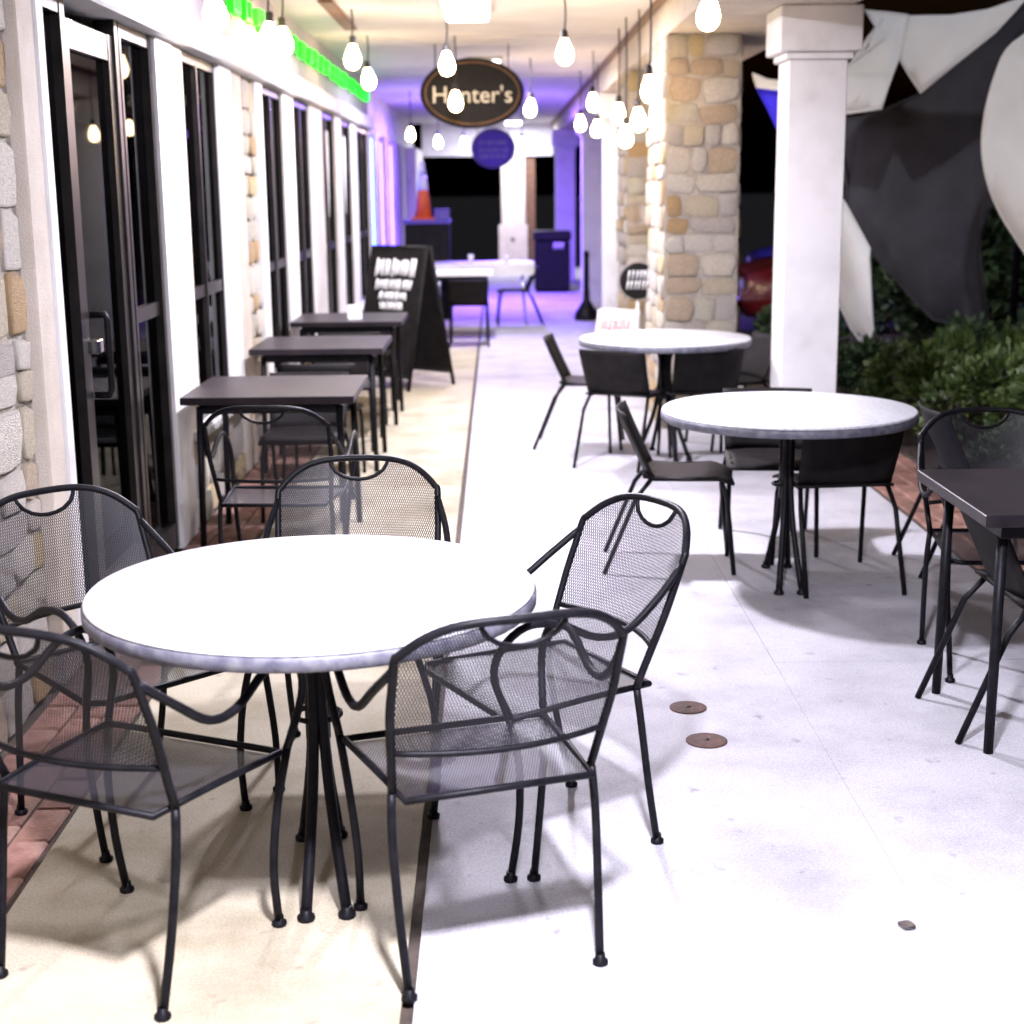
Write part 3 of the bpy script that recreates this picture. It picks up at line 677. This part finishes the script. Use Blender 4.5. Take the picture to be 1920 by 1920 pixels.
# ------------------------------------------------------------------ sandwich board
def sandwich(name,x,y,face,wd,ht,label,board,letters,spread=.28,seed=2):
    o=empty(name,(x,y,0),math.atan2(face[1],face[0])+math.pi/2,label,'sign')
    for s in (-1,1):
        q=MB(); 
        def P(xx,t,off): # t = height fraction, s side
            yy=s*(.012+spread*(1-t)); return (xx,yy+off,t*ht)
        q2=MB(); n0=len(q2.v)
        for off in (0,s*.018):
            for (xx,t) in ((-wd/2,.10),(wd/2,.10),(wd/2,1.0),(-wd/2,1.0)): q2.v.append(P(xx,t,off))
        for f in ((0,1,2,3),(7,6,5,4),(0,4,5,1),(1,5,6,2),(2,6,7,3),(3,7,4,0)): q2.face(f)
        bo=q2.build('board',board,o)
        fr=MB()
        for (xa,ta,xb,tb) in ((-wd/2,0,-wd/2,1.01),(wd/2,0,wd/2,1.01),(-wd/2,.10,wd/2,.10),(-wd/2,1.0,wd/2,1.0)): fr.tube([P(xa,ta,s*.009),P(xb,tb,s*.009)],.018,6)
        fr.build('frame','black_matte' if board!='white' else 'white',bo)
    g=random.Random(seed); st=MB()
    for (t0,hh,x0,x1,st_w) in letters:
        xx=x0
        while xx<x1:
            h=hh*g.uniform(.7,1.0); a=P_front(xx,t0-h/2,spread,ht); b_=P_front(xx+g.uniform(-.01,.012),t0+h/2,spread,ht)
            st.tube([a,b_],st_w,5); xx+=st_w*g.uniform(2.6,4.2)
    st.build('chalk_lettering','chalk' if board!='white' else 'pink',o)
    MB().tube([(-wd/2,0,ht*1.0),(wd/2,0,ht*1.0)],.012,6).build('hinge','bronze',o)
    return o
def P_front(xx,t,spread,ht): return (xx,-(.012+spread*(1-t))-.021,t*ht)
sandwich('sandwich_board',-.80,12.72,(-.62,-.78),.60,1.16,'black chalkboard sandwich board with white lettering standing on the walkway','black_matte',[(.86,.13,-.22,.22,.011),(.74,.08,-.20,.20,.008),(.66,.07,-.15,.15,.008),(.59,.06,-.12,.12,.007)],.27)
sandwich('small_sandwich_board',1.02,12.6,(-.5,-.86),.34,.62,'small white folding sign with pink lettering at the foot of the stone pillar','white',[(.82,.16,-.12,.12,.010),(.58,.14,-.11,.11,.009)],.16,4)
o=empty('round_plaque',(1.13,12.1,.90),label='round black plaque with white lettering beside the stone pillar',cat='plaque')
s=MB().lathe([(.135,-.02),(.145,-.012),(.145,.012),(.135,.02)],36).build('disc','sign',o); s.rotation_euler=(math.pi/2,0,0)
st=MB(); g=random.Random(6)
for zz,hw_ in ((.05,.08),(-.03,.09)):
    xx=-hw_
    while xx<hw_: st.tube([(xx,-.026,zz-.035),(xx+.012,-.026,zz+.035)],.007,5); xx+=g.uniform(.025,.035)
st.build('lettering','chalk',o); MB().tube([(0,.01,-.89),(0,.01,-.1)],.012,8).build('stake','white',o); MB().box(-.12,.12,-.08,.1,-.898,-.885,.004).build('foot_plate','white',o)

# ------------------------------------------------------------------ far left: cabinet, cone; far right: bin, ash stand
o=empty('cabinet',(-.87,19.4,0),label='dark grey cabinet against the wall under the traffic cone',cat='cabinet')
MB().box(-.29,.27,-.25,.25,.06,1.20,.01).build('body','black_matte',o); MB().box(-.31,.29,-.27,.27,1.202,1.25,.01).build('top','purpleface',o)  # violet light falling on the top is put into its colour
for sx in (-1,1): MB().box(-.005+sx*.135-.125,-.005+sx*.135+.125,-.266,-.252,.10,1.15,.004).build('cabinet_door','black_matte',o); MB().tube([(sx*.03,-.285,.6),(sx*.03,-.285,.75)],.008,6).build('handle','chrome',o)
MB().box(-.27,.25,-.2,.23,0,.058).build('plinth','black',o)
o=empty('traffic_cone',(-.93,19.4,1.2505),label='orange traffic cone with white collar standing on the dark cabinet',cat='cone')
MB().box(-.15,.15,-.15,.15,0,.03,.01).build('base','orange',o)
MB().lathe([(.112,.031),(.070,.34),(.066,.37)],24).build('body','orange',o); MB().lathe([(.068,.371),(.048,.55)],24).build('collar','conewhite',o); MB().lathe([(.046,.551),(.026,.70),(.022,.72)],24).build('tip','conewhite',o)
o=empty('box',(-.70,19.32,1.2505),.1,'small box with violet light put into its colour, next to the traffic cone on the cabinet','box'); MB().box(-.08,.10,-.1,.1,0,.11,.004).build('carton','purpleface',o); MB().box(-.085,.105,-.105,.105,.111,.135,.004).build('lid','purpleface',o)
o=empty('trash_bin',(.88,24.2,0),label='tall black trash bin at the far right end of the walkway',cat='trash bin')
MB().box(-.28,.28,-.26,.26,.03,.80,.02).build('body','black',o); MB().box(-.30,.30,-.28,.28,.802,.96,.03).build('lid','black',o)
MB().box(-.2,.2,-.286,-.281,.84,.92).build('flap','black_matte',o); MB().box(-.25,.25,-.22,.22,0,.029).build('base','black',o)
st=MB()
for i in range(5): st.tube([(.02+i*.035,-.265,.68),(.03+i*.035,-.265,.78)],.008,5)
st.build('lettering','chalk',o)
o=empty('ash_stand',(1.12,18.9,0),label='slim black ash stand with a wide base before the violet post',cat='ash stand')
MB().lathe([(.15,0),(.155,.03),(.14,.10),(.09,.17),(.045,.25),(.036,.40)],24).build('base','black',o); MB().lathe([(.034,.401),(.032,.78),(.04,.80),(.03,.86)],18).build('neck','black',o)

# ------------------------------------------------------------------ canvas sails beyond the right side
def sail(poly,mat,label,group='canvas sails beyond the post',cat='sail',bulge=.05,seed=0,curved=False):
    """tensioned canvas on a 3-d outline, hemmed"""
    P=[Vector(p) for p in poly]
    if curved:
        Q=[]
        for i in range(len(P)):
            a,b,c,d=[P[(i+k)%len(P)] for k in (-1,0,1,2)]
            for t in (0,.25,.5,.75): Q.append(.5*((2*b)+(c-a)*t+(2*a-5*b+4*c-d)*t*t+(3*b-a-3*c+d)*t**3))
        P=Q
    n=len(P); ctr=sum(P,Vector())/n; pts=[]
    for i in range(n): pts+= [P[i]-ctr,(P[i]+P[(i+1)%n])/2-ctr]
    nrm=Vector()
    for i in range(n): nrm+=(P[i]-ctr).cross(P[(i+1)%n]-ctr)
    nrm.normalize()
    g=random.Random(seed); a,b,c=g.uniform(2,4),g.uniform(2,4),g.uniform(0,6)
    off=lambda q: nrm*(bulge*math.sin(a*q.x+c)*math.cos(b*q.z))
    bm=bmesh.new(); bm.faces.new([bm.verts.new(p) for p in pts])
    bmesh.ops.triangulate(bm,faces=bm.faces[:]); bmesh.ops.subdivide_edges(bm,edges=bm.edges[:],cuts=3,use_grid_fill=True)
    for v in bm.verts: v.co+=off(v.co)
    bmesh.ops.recalc_face_normals(bm,faces=bm.faces[:])
    for f in bm.faces: f.smooth=True
    me=bpy.data.meshes.new('canvas'); bm.to_mesh(me); bm.free(); me.materials.append(MT[mat])
    o=empty('canvas_sail',tuple(ctr),label=label,cat=cat,group=group)
    q=share('canvas',me,o); q.modifiers.new('t','SOLIDIFY').thickness=.008
    MB().tube([p+off(p) for p in pts],.010,5,closed=True).build('hem',mat,o)
    return o
sail([(2.71,11.41,2.88),(2.97,11.18,2.82),(2.94,11.21,2.52),(2.84,11.29,2.18),(2.65,11.47,2.16),(2.53,11.57,2.16),(2.52,11.58,2.41),(2.64,11.48,2.5),(2.85,11.28,2.67)],'sailwhite','narrow cream canvas strip beside the top of the white post',seed=1)
sail([(2.98,11.17,2.81),(3.2,10.97,2.79),(3.4,10.79,2.81),(3.61,10.6,2.88),(3.44,10.75,2.66),(3.06,11.1,2.28),(2.94,11.2,2.52)],'sailwhite','pointed white canvas panel high at the upper right',seed=2)
sail([(2.79,12.15,1.71),(2.67,12.21,2.14),(3.03,12.04,2.17),(3.28,11.91,2.32),(3.93,11.58,2.92),(4.06,11.52,2.99),(3.98,11.56,2.62),(3.87,11.62,2.2),(3.82,11.64,1.87),(3.87,11.61,1.47),(3.72,11.69,1.44),(3.75,11.68,1.01),(3.84,11.63,0.52),(3.45,11.83,0.59),(2.98,12.06,1.12),(2.79,12.16,1.48)],'sailgrey','large charcoal canvas panel right of the white post',seed=3)
sail([(3.7,10.16,2.67),(3.46,10.35,2.55),(3.38,10.41,2.35),(3.34,10.45,2.04),(3.35,10.44,1.79),(3.41,10.39,1.54),(3.52,10.3,1.3),(3.7,10.16,1.05),(4.09,9.85,.96),(4.17,9.78,1.78),(3.95,9.96,2.51)],'sailwhite','rounded white canvas panel cut off by the right edge',seed=4,curved=True)
sail([(2.55,11.56,1.63),(2.63,11.49,1.5),(2.8,11.33,1.17),(2.79,11.34,.8),(2.82,11.31,.56),(2.89,11.25,.37),(2.86,11.28,.34),(2.71,11.41,.55),(2.61,11.5,.79),(2.57,11.54,.95)],'sailwhite','thin curved white canvas strip low beside the white post',seed=5,bulge=.02)
sail([(2.21,13.1,2.44),(2.53,12.81,2.39),(2.82,12.55,2.43),(2.65,12.7,2.05),(2.46,12.87,2.01),(2.37,12.96,2.11),(2.28,13.03,2.31)],'sailblue','bright blue canvas triangle seen between stone pillar and white post',seed=6,bulge=.02)
sail([(2.18,13.08,2.56),(2.29,12.98,2.5),(2.52,12.77,2.46),(2.81,12.51,2.5),(2.81,12.51,2.43),(2.52,12.77,2.39),(2.21,13.05,2.45)],'sailwhite','white top band of the blue canvas triangle',seed=7,bulge=.01)
for (x,y,lab) in ((2.45,11.75,'thin dark steel pole behind the white post holding the canvas'),(4.05,11.75,'thin dark steel pole at the right end of the canvas'),(2.78,12.6,'thin dark steel pole beside the blue canvas')):
    o=empty('sail_pole',(x,y,-.2),label=lab,cat='pole',group='poles of the canvas sails'); MB().tube([(0,0,0),(0,0,3.3)],[.035,.028],10).build('shaft','black',o); MB().lathe([(.11,.0),(.11,.03),(.05,.05)],14).build('base_plate','black',o)

# ------------------------------------------------------------------ shrubs
def shrub_mesh(seed,n,rx,ry,h):
    g=random.Random(seed); s=MB()
    cl=[(g.uniform(-.6,.6)*rx,g.uniform(-.6,.6)*ry,g.uniform(.25,.8)*h,g.uniform(.25,.45)) for _ in range(9)]
    for _ in range(n):
        cx,cy,cz,cr=g.choice(cl); th=g.uniform(0,6.283); ph=math.acos(g.uniform(-.7,1)); rr=cr*g.uniform(.55,1.0)
        p=Vector((cx+rr*rx*math.sin(ph)*math.cos(th),cy+rr*ry*math.sin(ph)*math.sin(th),max(.02,cz+rr*h*math.cos(ph)*.8)))
        d=Vector((math.sin(ph)*math.cos(th)+g.uniform(-.6,.6),math.sin(ph)*math.sin(th)+g.uniform(-.6,.6),math.cos(ph)+g.uniform(-.3,.8))).normalized()
        sd=d.cross(Vector((g.uniform(-1,1),g.uniform(-1,1),g.uniform(-1,1)))).normalized(); nn=d.cross(sd)
        L_=g.uniform(.05,.09); W_=L_*.28; b=len(s.v)
        s.v+=[tuple(p),tuple(p+d*L_*.5+sd*W_+nn*.006),tuple(p+d*L_),tuple(p+d*L_*.5-sd*W_+nn*.006)]; s.face((b,b+1,b+2,b+3),True)
    return s.mesh('foliage')
SH=[shrub_mesh(i,2600,.62,.55,.75) for i in range(4)]
spots=[(2.95,8.9,.9,'leaf','round green shrub right of the middle table, nearest the brick edging'),(3.55,8.3,1.0,'leaf','wide green shrub in the bed at the right edge'),(2.95,9.9,.95,'leaf','green shrub under the charcoal canvas on the left'),(3.7,9.7,1.0,'leaf','green shrub under the charcoal canvas on the right'),(2.75,7.75,.6,'leafdark','low dark shrub closest to the brick edging'),(3.2,7.2,.65,'leafdark','low dark shrub behind the table at the right edge'),(4.4,9.0,1.1,'leafdark','dark shrub at the far right of the bed'),(2.6,11.2,.8,'leafdark','dark shrub below the thin white canvas strip'),(3.4,10.8,.9,'leafdark','dark shrub at the back of the bed below the canvas'),(2.7,13.2,.8,'leafdark','dark shrub at the back of the bed behind the white post'),(3.75,13.9,1.65,'leafdark','tall dark shrub in the shade behind the charcoal canvas, leftmost of three'),(4.55,13.7,2.1,'leafdark','tall dark shrub in the shade behind the charcoal canvas, middle of three'),(5.35,13.5,2.2,'leafdark','tall dark shrub in the shade behind the charcoal canvas, rightmost of three')]
for i,(x,y,sc,m,lab) in enumerate(spots):
    o=empty('shrub',(x,y,-.03),random.uniform(0,6),lab,'shrub','shrubs in the planting bed')
    me=SH[i%4].copy(); me.materials.clear(); me.materials.append(MT[m]); share('foliage',me,o,sc=(sc,sc,sc))
    st=MB(); g=random.Random(i)
    for k in range(6): a=g.uniform(0,6.28); st.tube(smooth_path([(0,0,-.03),(.08*math.cos(a),.08*math.sin(a),.2*sc),(.3*sc*math.cos(a),.3*sc*math.sin(a),.5*sc)],2),[.012,.010,.008,.007,.005],5)
    st.build('stems','bark',o)

# ------------------------------------------------------------------ parked cars
def car(x,y,rz,paint,label):
    c=empty('parked_car',(x,y,-.2),rz,label,'car','cars parked beyond the walkway')
    # stations along the length: (y, half width, z sill, z belt, z roof, half roof width)
    st=[(-2.15,.70,.42,.62,.63,.55),(-2.05,.82,.28,.80,.82,.68),(-1.55,.86,.22,.92,.95,.72),(-1.2,.87,.20,.95,1.05,.70),(-.45,.87,.20,.95,1.42,.58),(.55,.87,.20,.96,1.46,.58),(1.25,.87,.20,.97,1.36,.57),(1.75,.86,.22,.99,1.05,.66),(2.05,.83,.30,.95,.98,.68),(2.15,.74,.42,.70,.72,.6)]
    s=MB(); rings=[]
    for (yy,hw_,z0,zb,zr,hr) in st:
        rings.append(len(s.v)); zm=(z0+zb)/2
        sec=[(-hw_*.86,z0),(-hw_,z0+.1),(-hw_*1.0,zm),(-hw_*.96,zb),(-hr,zr-.03),(-hr*.7,zr),(0,zr+.015),(hr*.7,zr),(hr,zr-.03),(hw_*.96,zb),(hw_,zm),(hw_,z0+.1),(hw_*.86,z0)]
        s.v+=[(a,yy,b) for a,b in sec]
    n=13
    for a,b in zip(rings,rings[1:]):
        for k in range(n): s.face((a+k,a+(k+1)%n,b+(k+1)%n,b+k),True)
    s.face([rings[0]+k for k in range(n)]); s.face([rings[-1]+k for k in range(n)][::-1])
    s.build('body',paint,c)
    for sx in (-1,1):
        g=MB(); g.v+=[(sx*.85,-.95,.99),(sx*.85,1.35,1.0),(sx*.628,.95,1.36),(sx*.608,-.38,1.36)]; g.face((0,1,2,3) if sx>0 else (3,2,1,0))
        g.build('side_window','glass',c)
    for (ya,za,yb,zb_,nm) in ((-1.17,1.075,-.47,1.43,'windscreen'),(1.72,1.09,1.27,1.37,'rear_window')):
        g=MB(); sgn=-1 if nm=='windscreen' else 1
        g.v+=[(-.62,ya+sgn*.02,za),(.62,ya+sgn*.02,za),(.50,yb+sgn*.02,zb_),(-.50,yb+sgn*.02,zb_)]; g.face((0,1,2,3)); g.build(nm,'glass',c)
    for sx in (-1,1):
        for yy in (-1.35,1.35):
            wv=empty('wheel',(sx*.80,yy,.31)); wv.parent=c; 
            t=MB().lathe([(.20,-.10),(.30,-.10),(.315,-.07),(.315,.07),(.30,.10),(.20,.10)],24).build('tyre','rubber',wv); t.rotation_euler=(0,math.pi/2,0)
            t=MB().lathe([(.20,-.06),(.20,.085),(.16,.07),(.05,.09),(.04,.10)],20).build('rim','chrome',wv); t.rotation_euler=(0,sx*math.pi/2,0)
        MB().box(sx*.62-.13,sx*.62+.13,-2.135,-2.03,.60,.74,.02).build('headlight','chrome',c)
        MB().box(sx*.62-.13,sx*.62+.13,2.03,2.135,.72,.92,.02).build('tail_light','lampred',c)
        MB().box(sx*.95-.09,sx*.95+.09,-.86,-.74,.98,1.10,.02).build('mirror',paint,c)
    MB().box(-.6,.6,-2.17,-2.10,.34,.48,.01).build('bumper','black',c); MB().box(-.26,.26,2.14,2.165,.55,.67,.004).build('number_plate','white',c); MB().box(-.6,.6,2.10,2.17,.34,.48,.01).build('bumper','black',c)
car(5.05,18.9,R(-88),'red','red car parked nearest, glimpsed between stone pillar and white post')
car(6.1,23.4,R(-91),'bluecar','dark blue car parked behind the red one')
